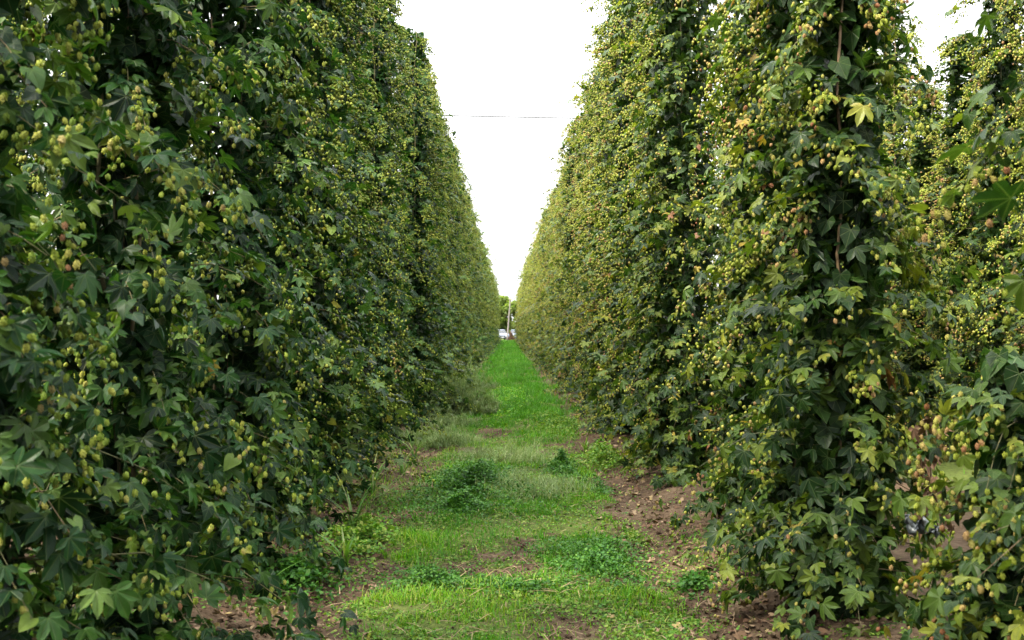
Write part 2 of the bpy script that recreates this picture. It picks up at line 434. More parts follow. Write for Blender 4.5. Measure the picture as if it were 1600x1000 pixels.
def cone_hi():
    V, F = [], []
    n = 14
    for i in range(n):
        q = i / (n - 1)
        a = i * 2.399
        zb = -0.02 - 0.62 * q                    # where the bract starts, cone hangs along -Z
        rr = 0.30 * math.sin(math.pi * (0.20 + 0.62 * q)) ** 0.8
        zt = zb - 0.36
        ca, sa = math.cos(a), math.sin(a)
        def P(r, ang, z): return (r * math.cos(ang), r * math.sin(ang), z)
        k = len(V)
        w = 0.75
        V += [P(rr * 0.45, a, zb), P(rr * 0.98, a - w, zb - 0.15), P(rr * 1.18, a, zb - 0.17), P(rr * 0.98, a + w, zb - 0.15), P(rr * 0.92 * (1 - 0.35 * q), a, zt)]
        F += [(k, k + 1, k + 2), (k, k + 2, k + 3), (k + 1, k + 4, k + 2)]
        F += [(k + 2, k + 4, k + 3)] if i % 1 == 0 else []
    V = np.array(V, float)
    return V, np.array(F), V[:, :2].copy()
def cone_rings(sides, rings, jag):
    V = [(0, 0, 0)]; F = []
    for j, (z, r) in enumerate(rings):
        for s in range(sides):
            a = 2 * math.pi * (s + 0.5 * (j % 2)) / sides
            V.append((r * math.cos(a), r * math.sin(a), z + (jag if s % 2 else -jag)))
    V.append((0, 0, -1.0)); e = len(V) - 1
    for s in range(sides):
        F.append((0, 1 + s, 1 + (s + 1) % sides))
        F.append((e, 1 + (len(rings) - 1) * sides + (s + 1) % sides, 1 + (len(rings) - 1) * sides + s))
    for j in range(len(rings) - 1):
        for s in range(sides):
            a = 1 + j * sides + s; b = 1 + j * sides + (s + 1) % sides
            F += [(a, a + sides, b), (b, a + sides, b + sides)]
    V = np.array(V, float)
    return V, np.array(F), V[:, :2].copy()
for tl in (hi_leaf, mid_leaf, far_leaf): tl.append(far_leaf_t(0.25))
cone_h = [cone_hi()]
cone_m = [cone_rings(5, [(-0.22, 0.30), (-0.62, 0.30)], 0.05)]
cone_l = [cone_rings(4, [(-0.42, 0.36)], 0.0)]

# ------------------------------------------------------------------ hop plants
def gen_plant(seed, H, r_low, r_top, nlat, cone_mult=1.0, leaf_mult=1.0, squash=0.88, size_mult=1.0, dens_fn=None):
    g = np.random.default_rng(seed)
    ph = g.random(8) * 6.28
    z = 0.05 + (H - 0.10) * ((np.arange(nlat) + g.random(nlat)) / nlat) ** 1.12
    az = g.random(nlat) * 2 * math.pi
    N = (np.sin(2 * az + 1.7 * z + ph[0]) + np.sin(3 * az - 2.6 * z + ph[1]) + np.sin(az + 4.1 * z + ph[2]) + np.sin(4 * az + 5.3 * z + ph[3])) / 4
    keep = g.random(nlat) < 0.90 + 0.42 * N
    z, az, N = z[keep], az[keep], N[keep]; n = len(z)
    q = z / H
    prof = r_low + (r_top - r_low) * np.clip(q * 1.1, 0, 1)
    prof = prof * np.where(q > 0.93, 1 - 0.45 * (q - 0.93) / 0.07, 1) * np.where(q < 0.05, 0.85 + 0.15 * q / 0.05, 1)
    r = prof * (1 + (0.52 + 0.2 * (q > 0.85)) * N) * (0.70 + 0.48 * g.random(n))
    stray = g.random(n) < 0.04 + 0.08 * (q > 0.8); r = r * np.where(stray, 1.35, 1)
    out = np.stack([np.cos(az), np.sin(az) * squash, np.zeros(n)], -1)
    K = 8
    ts = np.linspace(0.34, 1.0, K)[None, :] + (g.random((n, K)) - 0.5) * 0.08
    rise = (0.18 + 0.2 * g.random(n))[:, None]; drop = (0.40 + 0.35 * g.random(n))[:, None]
    wob = (g.random((n, 1)) - 0.5) * 0.5
    side = np.stack([-np.sin(az), np.cos(az), np.zeros(n)], -1)
    nodes = out[:, None, :] * (r[:, None] * ts)[..., None] + side[:, None, :] * (wob * ts ** 2 * r[:, None])[..., None]
    nodes[..., 2] = z[:, None] + (rise * ts - drop * ts ** 2) * (r[:, None] + 0.1)
    nodes[..., 2] = np.maximum(nodes[..., 2], 0.05)
    # ---- leaves: a pair at every node
    P = np.repeat(nodes[:, :, None, :], 2, 2); 
    lat_out = np.broadcast_to(out[:, None, None, :], P.shape); lat_side = np.broadcast_to(side[:, None, None, :], P.shape)
    T = np.broadcast_to(ts[:, :, None], P.shape[:3])
    sg = np.array([1.0, -1.0])[None, None, :] * np.ones(P.shape[:3])
    ZZ = np.broadcast_to(z[:, None, None], P.shape[:3])
    def fl(a, d): return a.reshape(-1, d) if d > 1 else a.reshape(-1)
    P, lo, ls = fl(P, 3), fl(lat_out, 3), fl(lat_side, 3); T, sg, ZZ = fl(T, 1), fl(sg, 1), fl(ZZ, 1)
    kp = g.random(len(P)) < leaf_mult * (1.0 - 0.25 * ZZ / H)
    P, lo, ls, T, sg, ZZ = (a_[kp] for a_ in (P, lo, ls, T, sg, ZZ))
    m = len(P)
    rv = g.normal(size=(m, 3))
    pet = norm(lo * 0.6 + ls * sg[:, None] + rv * 0.35)
    lsz = np.clip(np.exp(g.normal(math.log(0.062), 0.34, m)), 0.028, 0.12) * (1.12 - 0.30 * ZZ / H) * (1.12 - 0.25 * T) * size_mult
    P = P + pet * (lsz * 0.45)[:, None] + np.array([0, 0, 0.01])
    nrm = lo * (0.30 + 0.60 * g.random(m))[:, None] + np.array([0, 0, 1.0]) * (0.20 + 0.85 * g.random(m))[:, None] + rv * 0.38
    tip = lo * 0.5 + ls * (sg * 0.45)[:, None] + np.array([0, 0, -0.9]) + g.normal(size=(m, 3)) * 0.4
    LF = frames(nrm, tip)
    tid = np.where(lsz > 0.070 * size_mult, g.integers(0, 2, m), np.where(lsz > 0.045 * size_mult, g.integers(1, 5, m), g.integers(3, 6, m)))
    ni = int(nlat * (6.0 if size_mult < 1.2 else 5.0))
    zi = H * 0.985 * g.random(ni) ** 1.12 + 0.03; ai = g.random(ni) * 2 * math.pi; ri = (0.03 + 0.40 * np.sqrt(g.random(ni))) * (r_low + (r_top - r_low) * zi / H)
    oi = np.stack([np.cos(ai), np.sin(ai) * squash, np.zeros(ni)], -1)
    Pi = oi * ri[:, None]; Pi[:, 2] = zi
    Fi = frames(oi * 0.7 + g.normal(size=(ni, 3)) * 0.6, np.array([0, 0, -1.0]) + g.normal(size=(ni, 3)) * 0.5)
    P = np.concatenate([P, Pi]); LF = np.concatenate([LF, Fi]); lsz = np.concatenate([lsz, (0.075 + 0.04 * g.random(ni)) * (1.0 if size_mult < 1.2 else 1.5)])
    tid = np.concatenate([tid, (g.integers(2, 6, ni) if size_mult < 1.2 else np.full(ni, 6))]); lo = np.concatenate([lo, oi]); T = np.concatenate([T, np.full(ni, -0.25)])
    rr_ = np.concatenate([g.random(m), g.random(ni) * 0.5]); m = m + ni  # inner leaves take only the darker tones: interior shade put into the colour
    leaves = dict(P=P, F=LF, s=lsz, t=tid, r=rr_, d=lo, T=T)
    # ---- cones, in hanging clusters on the outer nodes
    Pn = nodes[:, 2:, :].reshape(-1, 3); Tn = ts[:, 2:].reshape(-1); zn = np.repeat(z, K - 2); on = np.repeat(out, K - 2, 0)
    latf = np.repeat(np.exp(g.normal(-0.35, 0.85, n)), K - 2)
    nodf = np.where(g.random(len(zn)) < 0.45, 1.9, 0.25)
    cnt = g.poisson(np.clip(cone_mult * (0.9 + 6.2 * np.clip(zn / H, 0, 0.7)) * (0.30 + 0.9 * Tn) * latf * nodf, 0, 11))
    idx = np.repeat(np.arange(len(Pn)), cnt); k = len(idx)
    cr = np.repeat(g.random(len(Pn)), cnt)
    Pc = Pn[idx] + g.normal(size=(k, 3)) * np.array([0.028, 0.028, 0.036]) + np.array([0, 0, -0.04]) + on[idx] * 0.055
    ax = norm(np.array([0, 0, 1.0]) + g.normal(size=(k, 3)) * 0.28)
    CF = frames(ax, g.normal(size=(k, 3)))
    csz = (0.022 + 0.015 * g.random(k)) * size_mult
    cones = dict(P=Pc, F=CF, s=csz, t=np.zeros(k, int), r=np.mod(cr * 0.5 + g.random(k) * 0.5, 1), d=on[idx], T=Tn[idx])
    # ---- sidearms
    arm = []
    V = []; F = []; off = 0
    base = np.stack([out[:, 0] * 0.06, out[:, 1] * 0.06, z], -1)
    cl = np.concatenate([base[:, None], nodes[:, [2, 4, 6]]], 1)
    ang = np.array([0, 2.09, 4.19])
    rad = np.array([0.0035, 0.0030, 0.0022, 0.0012]) * (1.6 if size_mult > 1.1 else 1)
    up = np.array([0, 0, 1.0])
    for s in range(3):
        V.append(cl + (side * math.cos(ang[s]))[:, None] * rad[None, :, None] + up * math.sin(ang[s]) * rad[None, :, None])
    V = np.stack(V, 2)  # n,4,3,3
    bV = V.reshape(-1, 3)
    fs = []
    for i in range(3):
        for s in range(3):
            a_ = i * 3 + s; b_ = i * 3 + (s + 1) % 3
            fs += [(a_, b_, b_ + 3), (a_, b_ + 3, a_ + 3)]
    bF = (np.array(fs)[None] + (np.arange(n) * 12)[:, None, None]).reshape(-1, 3)
    # main bines, winding round their strings
    mains = []
    for b in range(3):
        zz = np.linspace(0.0, H, 26); a0 = b * 2.1
        sp = 0.04 + 0.15 * zz / H
        px = sp * math.cos(a0) + 0.018 * np.cos(zz * 7 + b); py = sp * math.sin(a0) * 1.3 + 0.018 * np.sin(zz * 7 + b)
        mains.append(tube(np.stack([px, py, zz], -1), np.linspace(0.011, 0.005, 26), 5))
    zz = np.linspace(0, H + 0.1, 4)
    strings = tube(np.stack([zz * 0.01, zz * 0.012, zz], -1), [0.003] * 4, 4)
    return dict(leaves=leaves, cones=cones, arms=(bV, bF), mains=mains, string=strings, H=H)

def sub(d, m):
    return {k: v[m] for k, v in d.items()}

def build_elems(d, temps):
    return scatter(temps, d['t'], d['P'], d['F'], d['s'], d['r'])

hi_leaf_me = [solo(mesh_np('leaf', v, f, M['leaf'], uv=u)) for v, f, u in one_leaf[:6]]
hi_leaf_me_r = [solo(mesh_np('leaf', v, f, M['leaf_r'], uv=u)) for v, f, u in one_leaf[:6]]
cone_me = solo(mesh_np('cone', *cone_h[0][:2], M['cone'], uv=cone_h[0][2]))
cone_me_r = solo(mesh_np('cone', *cone_h[0][:2], M['cone_r'], uv=cone_h[0][2]))

def obj(name, me, parent, kind=None):
    o = bpy.data.objects.new(name, me); C.objects.link(o); o.parent = parent
    if kind: o['kind'] = kind
    return o

def bine_mesh(vf, name, mat, seed):
    v, f = vf
    return mesh_np(name, v, f, mat, rnd=np.full(len(v), (seed * 0.37) % 1), smooth=True)

TRI = 0
def build_near(pl, name, loc, n_leaf, n_cone, seed):
    """one plant of its own, its largest leaves and cones as single parts"""
    global TRI
    root = empty(name, (loc[0], loc[1], float(ground_z(loc[0], loc[1])) - 0.02))
    base = np.array(root.location); lit_row = loc[0] > 0
    g = np.random.default_rng(seed)
    def view(d):
        W = d['P'] + base - np.array([0, 0, CAM_H])
        dep = np.maximum(W[:, 1], 0.3)
        u = 793 + 1556 * W[:, 0] / dep; v = 515 - 1556 * W[:, 2] / dep
        infr = (u > -60) & (u < 1660) & (v > -60) & (v < 1060) & (W[:, 1] > 0.5)
        face = np.sum(norm(-W) * norm(d['d']), -1)
        return dep, infr, face
    for kind, n_obj in (('leaves', n_leaf), ('cones', n_cone)):
        d = pl[kind]
        dep, infr, face = view(d)
        score = d['s'] / dep * np.clip(0.25 + face, 0.02, 1) * (0.3 + d['T']) * infr * (d['T'] > 0)
        order = np.argsort(-score)
        chosen = np.zeros(len(order), bool)
        n_obj = min(n_obj, int(np.count_nonzero(score > 0)))
        chosen[order[:n_obj]] = True
        for i in order[:n_obj]:
            me = (hi_leaf_me_r if lit_row else hi_leaf_me)[int(d['t'][i])] if kind == 'leaves' else (cone_me_r if lit_row else cone_me)
            o = bpy.data.objects.new('leaf' if kind == 'leaves' else 'cone', me)
            Fm = d['F'][i] * d['s'][i]
            o.matrix_basis = Matrix(((Fm[0, 0], Fm[0, 1], Fm[0, 2], d['P'][i, 0]), (Fm[1, 0], Fm[1, 1], Fm[1, 2], d['P'][i, 1]), (Fm[2, 0], Fm[2, 1], Fm[2, 2], d['P'][i, 2]), (0, 0, 0, 1)))
            C.objects.link(o); o.parent = root
        rest = ~chosen
        close = infr & (face > -0.1)
        if kind == 'leaves':
            A = rest & close & (d['T'] > 0); B = rest & ~A
            parts = [(hi_leaf if min(dep) < 3.0 or True else mid_leaf, sub(d, A)), (mid_leaf, sub(d, B))]
            mat, nm = M['leaf_r' if lit_row else 'leaf'], 'leaves'
        else:
            A = rest & close & (dep < 7.5); B = rest & ~(close & (dep < 7.5)) & infr; Cc = rest & ~infr
            Cc = Cc & (g.random(len(Cc)) < 0.6)
            parts = [(cone_m if False else cone_h if loc[1] < 5.6 else cone_m, sub(d, A)), (cone_m, sub(d, B)), (cone_l, sub(d, Cc))]
            mat, nm = M['cone_r' if lit_row else 'cone'], 'cones'
        Vs, Fs, Us, Rs, off = [], [], [], [], 0
        for tm, dd in parts:
            if not len(dd['s']): continue
            v, f, u, r = build_elems(dd, tm)
            Vs.append(v); Fs.append(f + off); Us.append(u); Rs.append(r); off += len(v)
        Fa = np.concatenate(Fs); TRI += len(Fa)
        obj(nm, mesh_np(nm, np.concatenate(Vs), Fa, mat, uv=np.concatenate(Us), rnd=np.concatenate(Rs)), root, 'stuff')
    bV, bF = pl['arms']
    obj('sidearms', mesh_np('sidearms', bV, bF, M['bine'], rnd=np.repeat(g.random(len(bV) // 12), 12)), root, 'stuff')
    for k, mb in enumerate(pl['mains']): obj('bine', bine_mesh(mb, 'bine', M['bine'], seed + k), root)
    obj('string', bine_mesh(pl['string'], 'string', M['coir'], seed), root)
    return root

LEFT_X, RIGHT_X = -1.80, 1.95
ROW_G = {'L1': 'hop plants in the row left of the lane', 'R1': 'hop plants in the row right of the lane', 'R2': 'hop plants in the second row on the right',
         'R3': 'hop plants in the third row on the right', 'L2': 'hop plants in the second row on the left'}
#             x     y     H    rlow  rtop  nlat  cone leaf  nleaf ncone
near = [
    (LEFT_X, 1.75, 6.8, 0.55, 0.50, 250, 0.8, 1.0, 200, 120, 'L1', 'blurred hop plant cut by the left edge, closest of the left row'),
    (LEFT_X, 3.10, 6.9, 0.66, 0.50, 300, 1.0, 1.0, 300, 300, 'L1', 'hop plant with large grey green leaves, second closest of the left row'),
    (LEFT_X + 0.06, 4.45, 6.9, 0.80, 0.40, 310, 1.1, 1.0, 300, 300, 'L1', 'cone laden hop plant just before the dark gap in the left row'),
    (LEFT_X, 6.35, 6.9, 0.64, 0.45, 300, 1.1, 1.0, 300, 300, 'L1', 'hop plant just beyond the dark gap in the left row, grass blades at its foot'),
    (LEFT_X, 7.75, 6.9, 0.60, 0.45, 300, 1.15, 0.95, 300, 150, 'L1', 'hop plant of the left row beside the bare soil strip, two beyond the dark gap'),
    (2.16, 2.62, 6.8, 1.00, 0.05, 290, 0.5, 1.0, 300, 200, 'R1', 'blurred hop plant cut by the right edge, closest of the right row'),
    (1.82, 5.4, 6.9, 0.64, 0.16, 300, 0.9, 1.05, 300, 300, 'R1', 'broad leafy hop plant with dry brown leaves, second closest of the right row'),
    (1.98, 6.75, 6.9, 0.68, 0.42, 300, 1.2, 0.95, 300, 200, 'R1', 'hop plant with yellowing leaves at its foot, right of the bare soil track'),
    (2.02, 7.95, 6.9, 0.60, 0.42, 300, 1.3, 0.9, 300, 150, 'R1', 'hop plant with pinkish brown cones just before the gap in the right row'),
    (2.12, 4.0, 1.45, 0.62, 0.45, 110, 0.5, 1.15, 300, 60, 'R1', 'low bushy hop growth filling the foot of the row in the lower right corner'),
    (1.86, 10.35, 6.9, 0.74, 0.50, 280, 0.35, 1.25, 300, 0, 'R1', 'dark leafy hop plant with few cones just beyond the gap in the right row'),
]
for i, (x, y, H, rl, rt, nl, cm, lm, a_, b_, row, lab) in enumerate(near):
    pl = gen_plant(100 + i, H, rl, rt, int(nl * 1.18), cm, lm, size_mult=1.0)
    root = build_near(pl, 'hop_plant', (x, y), a_, b_, 500 + i)
    tag(root, lab, 'hop plant', ROW_G[row])

# shared kinds for the rest of the rows
def proto_meshes(seed, H, rl, rt, nl, cm, lm, sm, lt, ct):
    global TRI
    pl = gen_plant(seed, H, rl, rt, nl, cm, lm, size_mult=sm)
    v, f, u, r = build_elems(pl['leaves'], lt); v2, f2, u2, r2 = build_elems(pl['cones'], ct)
    TRI += len(f) + len(f2)
    return pl, (v, f, u, r), (v2, f2, u2, r2)

mid_kinds = []
for k in range(4):
    side_right = k >= 2
    pl, a1, a2 = proto_meshes(40 + k, 6.9, 0.70 if side_right else 0.60, 0.45, 340, (1.5 if k >= 2 else 1.35), 0.85, 1.06, mid_leaf, cone_m if k in (0, 2) else cone_m)
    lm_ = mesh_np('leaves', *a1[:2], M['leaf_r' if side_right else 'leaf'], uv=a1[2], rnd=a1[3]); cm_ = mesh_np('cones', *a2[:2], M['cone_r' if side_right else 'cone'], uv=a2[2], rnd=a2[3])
    bm_ = mesh_np('sidearms', *pl['arms'], M['bine'], rnd=np.full(len(pl['arms'][0]), 0.4))
    vm = bine_mesh(join(pl['mains']), 'bine', M['bine'], k)
    ms = [bine_mesh(mb, 'bine', M['bine'], k * 3 + j) for j, mb in enumerate(pl['mains'])]
    mid_kinds.append((lm_, cm_, bm_, ms, bine_mesh(pl['string'], 'string', M['coir'], k)))

far_kinds = []
for k in range(4):
    pl, a1, a2 = proto_meshes(60 + k, 6.9, 0.68 if k >= 2 else 0.60, 0.45, 250, (1.6 if k >= 2 else 1.45), (0.6 if k >= 2 else 0.65), 1.25, far_leaf, cone_l)
    V_ = np.concatenate([a1[0], a2[0]]); F_ = np.concatenate([a1[1], a2[1] + len(a1[0])])
    mi = np.concatenate([np.zeros(len(a1[1]), int), np.ones(len(a2[1]), int)])
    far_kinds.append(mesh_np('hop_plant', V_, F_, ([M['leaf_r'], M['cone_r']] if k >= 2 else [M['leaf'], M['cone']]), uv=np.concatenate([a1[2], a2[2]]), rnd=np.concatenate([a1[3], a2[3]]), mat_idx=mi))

def place_mid(x, y, k, rot, s, label, group):
    root = empty('hop_plant', (x, y, float(ground_z(x, y)) - 0.02), rot); root.scale = s
    tag(root, label, 'hop plant', group)
    lm_, cm_, bm_, ms, st = mid_kinds[k]
    obj('leaves', lm_, root, 'stuff'); obj('cones', cm_, root, 'stuff'); obj('sidearms', bm_, root, 'stuff')
    for m_ in ms: obj('bine', m_, root)
    obj('string', st, root)
    return root

def place_far(x, y, k, rot, s, label, group):
    o = bpy.data.objects.new('hop_plant', far_kinds[k]); C.objects.link(o)
    o.location = (x, y, float(ground_z(x, y)) - 0.02); o.rotation_euler = (0, 0, rot); o.scale = s
    tag(o, label, 'hop plant', group)

ORD = ['third', 'fourth', 'fifth', 'sixth', 'seventh', 'eighth', 'ninth', 'tenth', 'eleventh', 'twelfth', 'thirteenth', 'fourteenth', 'fifteenth', 'sixteenth', 'seventeenth', 'eighteenth']
def fill_row(key, x0, ys_, mid_to, right, labels):
    g = np.random.default_rng(hash(key) % 1 + len(key) + int(abs(x0) * 10))
    for i, y in enumerate(ys_):
        rot = (math.pi if g.random() < 0.5 else 0) + g.normal() * 0.12
        s = (1 + g.normal() * 0.12, 1 + g.normal() * 0.10, 1 + g.normal() * 0.028)
        x = x0 + g.normal() * 0.11; y = y + g.normal() * 0.08
        if g.random() < 0.16: s = (s[0] * 1.22, s[1] * 1.05, s[2] * 1.01)
        lab = labels(i, y)
        if y < mid_to: place_mid(x, y, int(g.integers(0, 2)) + (2 if right else 0), rot, s, lab, ROW_G[key])
        else: place_far(x, y, int(g.integers(0, 2)) + (2 if right else 0), rot, s, lab, ROW_G[key])

def lab_l(i, y):
    if i < 12: return f'hop plant of the left lane side, {ORD[i]} beyond the dark gap'
    if y < 45: return 'mid distance hop plant of the left row, beyond the feathery weed bush'
    if y < 90: return 'distant hop plant of the left row, halfway along the lane'
    return 'farthest hop plants of the left row, near the pole at the lane end'
def lab_r(i, y):
    if i < 12: return f'hop plant of the right lane side, {ORD[i-1] if i > 0 else "second"} beyond the gap'
    if y < 45: return 'mid distance pale hop plant of the right row, opposite the feathery weed bush'
    if y < 90: return 'distant pale hop plant of the right row, halfway along the lane'
    return 'farthest pale hop plants of the right row, near the parked cars'
fill_row('L1', LEFT_X, [9.1 + 1.32 * i for i in range(99)], 42, False, lab_l)
fill_row('R1', RIGHT_X, [11.75 + 1.32 * i for i in range(97)], 42, True, lab_r)
fill_row('R2', 5.65, [6.2, 7.5, 8.8, 10.1, 11.2] + [14.6 + 1.32 * i for i in range(9)], 60, True,
         lambda i, y: (f'hop plant of the second right row, {["first", "second", "third", "fourth", "fifth"][i]} one before its gap' if y < 12 else f'hop plant of the second right row, {["first", "second", "third", "fourth", "fifth", "sixth", "seventh", "eighth", "ninth"][i-5]} one beyond its gap'))
def place_r3():
    g = np.random.default_rng(77)
    names = ['first', 'second', 'third', 'fourth', 'fifth', 'sixth', 'seventh', 'eighth', 'ninth', 'tenth', 'eleventh', 'twelfth']
    for i in range(12):
        y = 15.5 + 1.35 * i; hs_ = 0.86 if 19 < y < 24 else 1.0
        place_mid(9.35 + g.normal() * 0.05, y, 2 + int(g.integers(0, 2)), math.pi * int(g.integers(0, 2)), (1.05, 1.05, hs_ * (1 + g.normal() * 0.02)),
                  f'background hop plant under the wire, {names[i]} of the third right row', ROW_G['R3'])
place_r3()
for y_, k_, h_, l_ in ((12.35, 2, 0.76, 'shorter hop plant in the sky gap of the second right row, nearer one'), (13.5, 3, 0.70, 'shorter hop plant in the sky gap of the second right row, farther one')):
    place_mid(5.7, y_, k_, 0.4, (1.05, 1.05, h_), l_, ROW_G['R2'])
fill_row('L1', LEFT_X - 0.15, [0.45 - 1.32 * i for i in range(4)], -50, False, lambda i, y: 'hop plant added to the left row out of view beside the photographer')  # unseen plants added to hold back light from behind the camera
fill_row('R1', RIGHT_X + 0.15, [1.1 - 1.32 * i for i in range(4)], -50, True, lambda i, y: 'hop plant added to the right row out of view beside the photographer')  # likewise unseen, added on the right to block frontal light
fill_row('L2', -5.6, [3.5 + 1.35 * i for i in range(11)], 60, False,
         lambda i, y: f'hop plant behind the left row, {["first", "second", "third", "fourth", "fifth", "sixth", "seventh", "eighth", "ninth", "tenth", "eleventh"][i]} of the second row left')
print('plant triangles', TRI)

# ------------------------------------------------------------------ trellis: poles and wires
def wire(name, a, b, sag, label, group, n=24, r=0.006):
    t = np.linspace(0, 1, n)[:, None]
    p = np.array(a) * (1 - t) + np.array(b) * t
    p[:, 2] -= sag * 4 * t[:, 0] * (1 - t[:, 0])
    v, f = tube(p, [r] * n, 5)
    o = link(bpy.data.objects.new(name, mesh_np(name, v, f, M['wire'], smooth=True)))
    tag(o, label, 'wire', group)
WH = 6.98
for x, l in ((LEFT_X, 'top wire carrying the row left of the lane'), (RIGHT_X, 'top wire carrying the row right of the lane'), (5.65, 'top wire carrying the second row on the right'),
             (9.35, 'top wire showing against the sky over the third right row'), (-5.6, 'top wire carrying the second row on the left')):
    wire('trellis_wire', (x, -3, WH), (x, 140.5, WH), 0.0, l, 'trellis wires', n=4, r=0.007)
wire('trellis_wire', (-5.6, 25.0, WH + 0.10), (9.35, 25.4, WH - 0.08), 0.03, 'thin cross wire spanning the lane against the sky', 'trellis wires', r=0.020)

def pole(x, y, h, r, lean, label):
    root = empty('trellis_pole', (x, y, float(ground_z(x, y)) - 0.1))
    zz = np.linspace(0, h, 12)
    pts = np.stack([lean * zz, 0.0 * zz, zz], -1)
    v, f = tube(pts, np.linspace(r, r * 0.75, 12) * (1 + 0.03 * np.sin(np.arange(12) * 2.1)), 12)
    obj('pole_shaft', mesh_np('pole_shaft', v, f, M['pole'], smooth=True), root)
    v, f = tube([(lean * h, 0, h - 0.02), (lean * h, 0, h + 0.03)], [r * 0.85, r * 0.8], 12)
    obj('cap', mesh_np('cap', v, f, M['wire']), root)
    tag(root, label, 'pole', 'trellis poles')
pole(-0.05, 143.0, 6.35, 0.11, 0.075, 'slim leaning weathered wooden pole at the far end of the lane')
for x, lab in ((-5.6, 'wooden pole inside the second row on the left'), (LEFT_X, 'wooden pole wrapped in the left row under the cross wire'), (RIGHT_X, 'wooden pole wrapped in the right row under the cross wire'),
               (5.65, 'wooden pole inside the second row on the right'), (9.35, 'wooden pole inside the third row on the right')):
    pole(x, 25.2, 7.0, 0.09, 0.0, lab)

# ------------------------------------------------------------------ lane vegetation
def blades(P, h, w, lean_dir, lean, seg=2):
    """tapered bent blades"""
    n = len(P)
    side = np.stack([-lean_dir[:, 1], lean_dir[:, 0], np.zeros(n)], -1)
    d3 = np.concatenate([lean_dir, np.zeros((n, 1))], 1)
    V = []
    for k in range(seg):
        t = k / seg
        c = P + d3 * (lean * h * t * t)[:, None] + np.array([0, 0, 1.0]) * (h * t * (1 - 0.25 * lean * t))[:, None]
        ww = w * (1 - 0.55 * t)
        V += [c - side * ww[:, None] / 2, c + side * ww[:, None] / 2]
    tip = P + d3 * (lean * h)[:, None] + np.array([0, 0, 1.0]) * (h * (1 - 0.25 * lean))[:, None]
    V.append(tip)
    V = np.stack(V, 1); K = 2 * seg + 1
    F = []
    for k in range(seg - 1):
        a = 2 * k; F += [(a, a + 1, a + 3), (a, a + 3, a + 2)]
    F.append((2 * seg - 2, 2 * seg - 1, 2 * seg))
    Fa = (np.array(F)[None] + (np.arange(n) * K)[:, None, None]).reshape(-1, 3)
    return V.reshape(-1, 3), Fa, K

def unit2(g, n):
    a = g.random(n) * 2 * math.pi
    return np.stack([np.cos(a), np.sin(a)], -1)

def depth_samples(g, n, y0, y1, power=1.6):
    """more samples close by"""
    u = g.random(n)
    a, b = y0 ** (1 - power), y1 ** (1 - power)
    return (a + (b - a) * u) ** (1 / (1 - power))

g = np.random.default_rng(5)
Vs, Fs, Rs, off = [], [], [], 0
for n, y0, y1, xr in ((90000, 4.2, 22, 1.5), (60000, 16, 145, 1.35), (6000, 3, 30, 8)):
    y = depth_samples(g, n, y0, y1, 1.9); x = (g.random(n) * 2 - 1) * xr + 0.05
    if xr > 5: x = np.where(np.abs(x) < 2.4, x + 3.5, x)
    mk = green_mask(x, y)
    tuft = vnoise(x, y, 3.1, 12) * 0.6 + vnoise(x, y, 9, 13) * 0.4
    kp = g.random(n) < mk * np.clip((tuft - 0.36) * 3.6, 0.03, 1) * np.where((y < 14) & (vnoise(x, y, 1.6, 30) < 0.40), 0.40, 1)
    x, y, tuft = x[kp], y[kp], tuft[kp]; n = len(x)
    far = np.clip((y - 13) / 12, 0, 1)
    yellow = np.exp(-((x + 0.62) / 0.28) ** 2 - ((y - 7.3) / 0.6) ** 2)
    h = (0.018 + 0.055 * g.random(n) ** 1.5) * (0.5 + 1.3 * tuft) + far * (0.05 + 0.13 * g.random(n)) + 0.03 * yellow
    w = 0.0035 + 0.0015 * g.random(n) + y * 0.00042
    P = np.stack([x, y, ground_z(x, y) - 0.004], -1)
    v, f, K = blades(P, h, w, unit2(g, n), 0.2 + 0.7 * g.random(n))
    Vs.append(v); Fs.append(f + off); off += len(v)
    rr = np.clip(g.random(n) * 0.55 + 0.45 * yellow + 0.25 * (vnoise(x, y, 1.0, 14) - 0.4) + 0.45 * np.clip((vnoise(x, y, 0.9, 31) - 0.45) * 3, 0, 1) * (y < 16) + (g.random(n) > 0.96) * 0.4, 0, 0.99)
    Rs.append(np.repeat(rr, K))
o = link(bpy.data.objects.new('grass', mesh_np('grass', np.concatenate(Vs), np.concatenate(Fs), M['grass'], rnd=np.concatenate(Rs))))
tag(o, 'bright green grass growing along the middle of the lane', 'grass', kind='stuff'); TRI += len(np.concatenate(Fs))

# small leaved ground cover
small_leaf = (np.array([(0, 0, 0), (-0.45, 0.5, 0.08), (0, 1, 0), (0.45, 0.5, 0.08)], float), np.array([(0, 2, 1), (0, 3, 2)]), np.array([(0, 0), (-.45, .5), (0, 1), (.45, .5)], float))
def leafy(g, x, y, z, size, rr, up=0.9):
    n = len(x)
    nrm = np.array([0, 0, up]) + g.normal(size=(n, 3)) * 0.5
    Fm = frames(nrm, g.normal(size=(n, 3)))
    return scatter([small_leaf], np.zeros(n, int), np.stack([x, y, z], -1), Fm, size, rr)
n = 150000
y = depth_samples(g, n, 4.2, 30, 2.3); x = (g.random(n) * 2 - 1) * 2.2
mk = green_mask(x, y); cl = vnoise(x, y, 2.3, 16) * 0.5 + vnoise(x, y, 7.5, 17) * 0.5
kp = g.random(n) < np.clip(mk + 0.12, 0, 1) * np.clip((cl - 0.32) * 5, 0.04, 1)
x, y = x[kp], y[kp]; n = len(x)
z = ground_z(x, y) + 0.003 + 0.03 * g.random(n) ** 2
v, f, u, r = leafy(g, x, y, z, 0.009 + 0.014 * g.random(n) ** 2 + y * 0.0007, np.clip(g.random(n) * 0.9, 0, 0.95))
o = link(bpy.data.objects.new('ground_cover', mesh_np('ground_cover', v, f, M['cover'], rnd=r)))
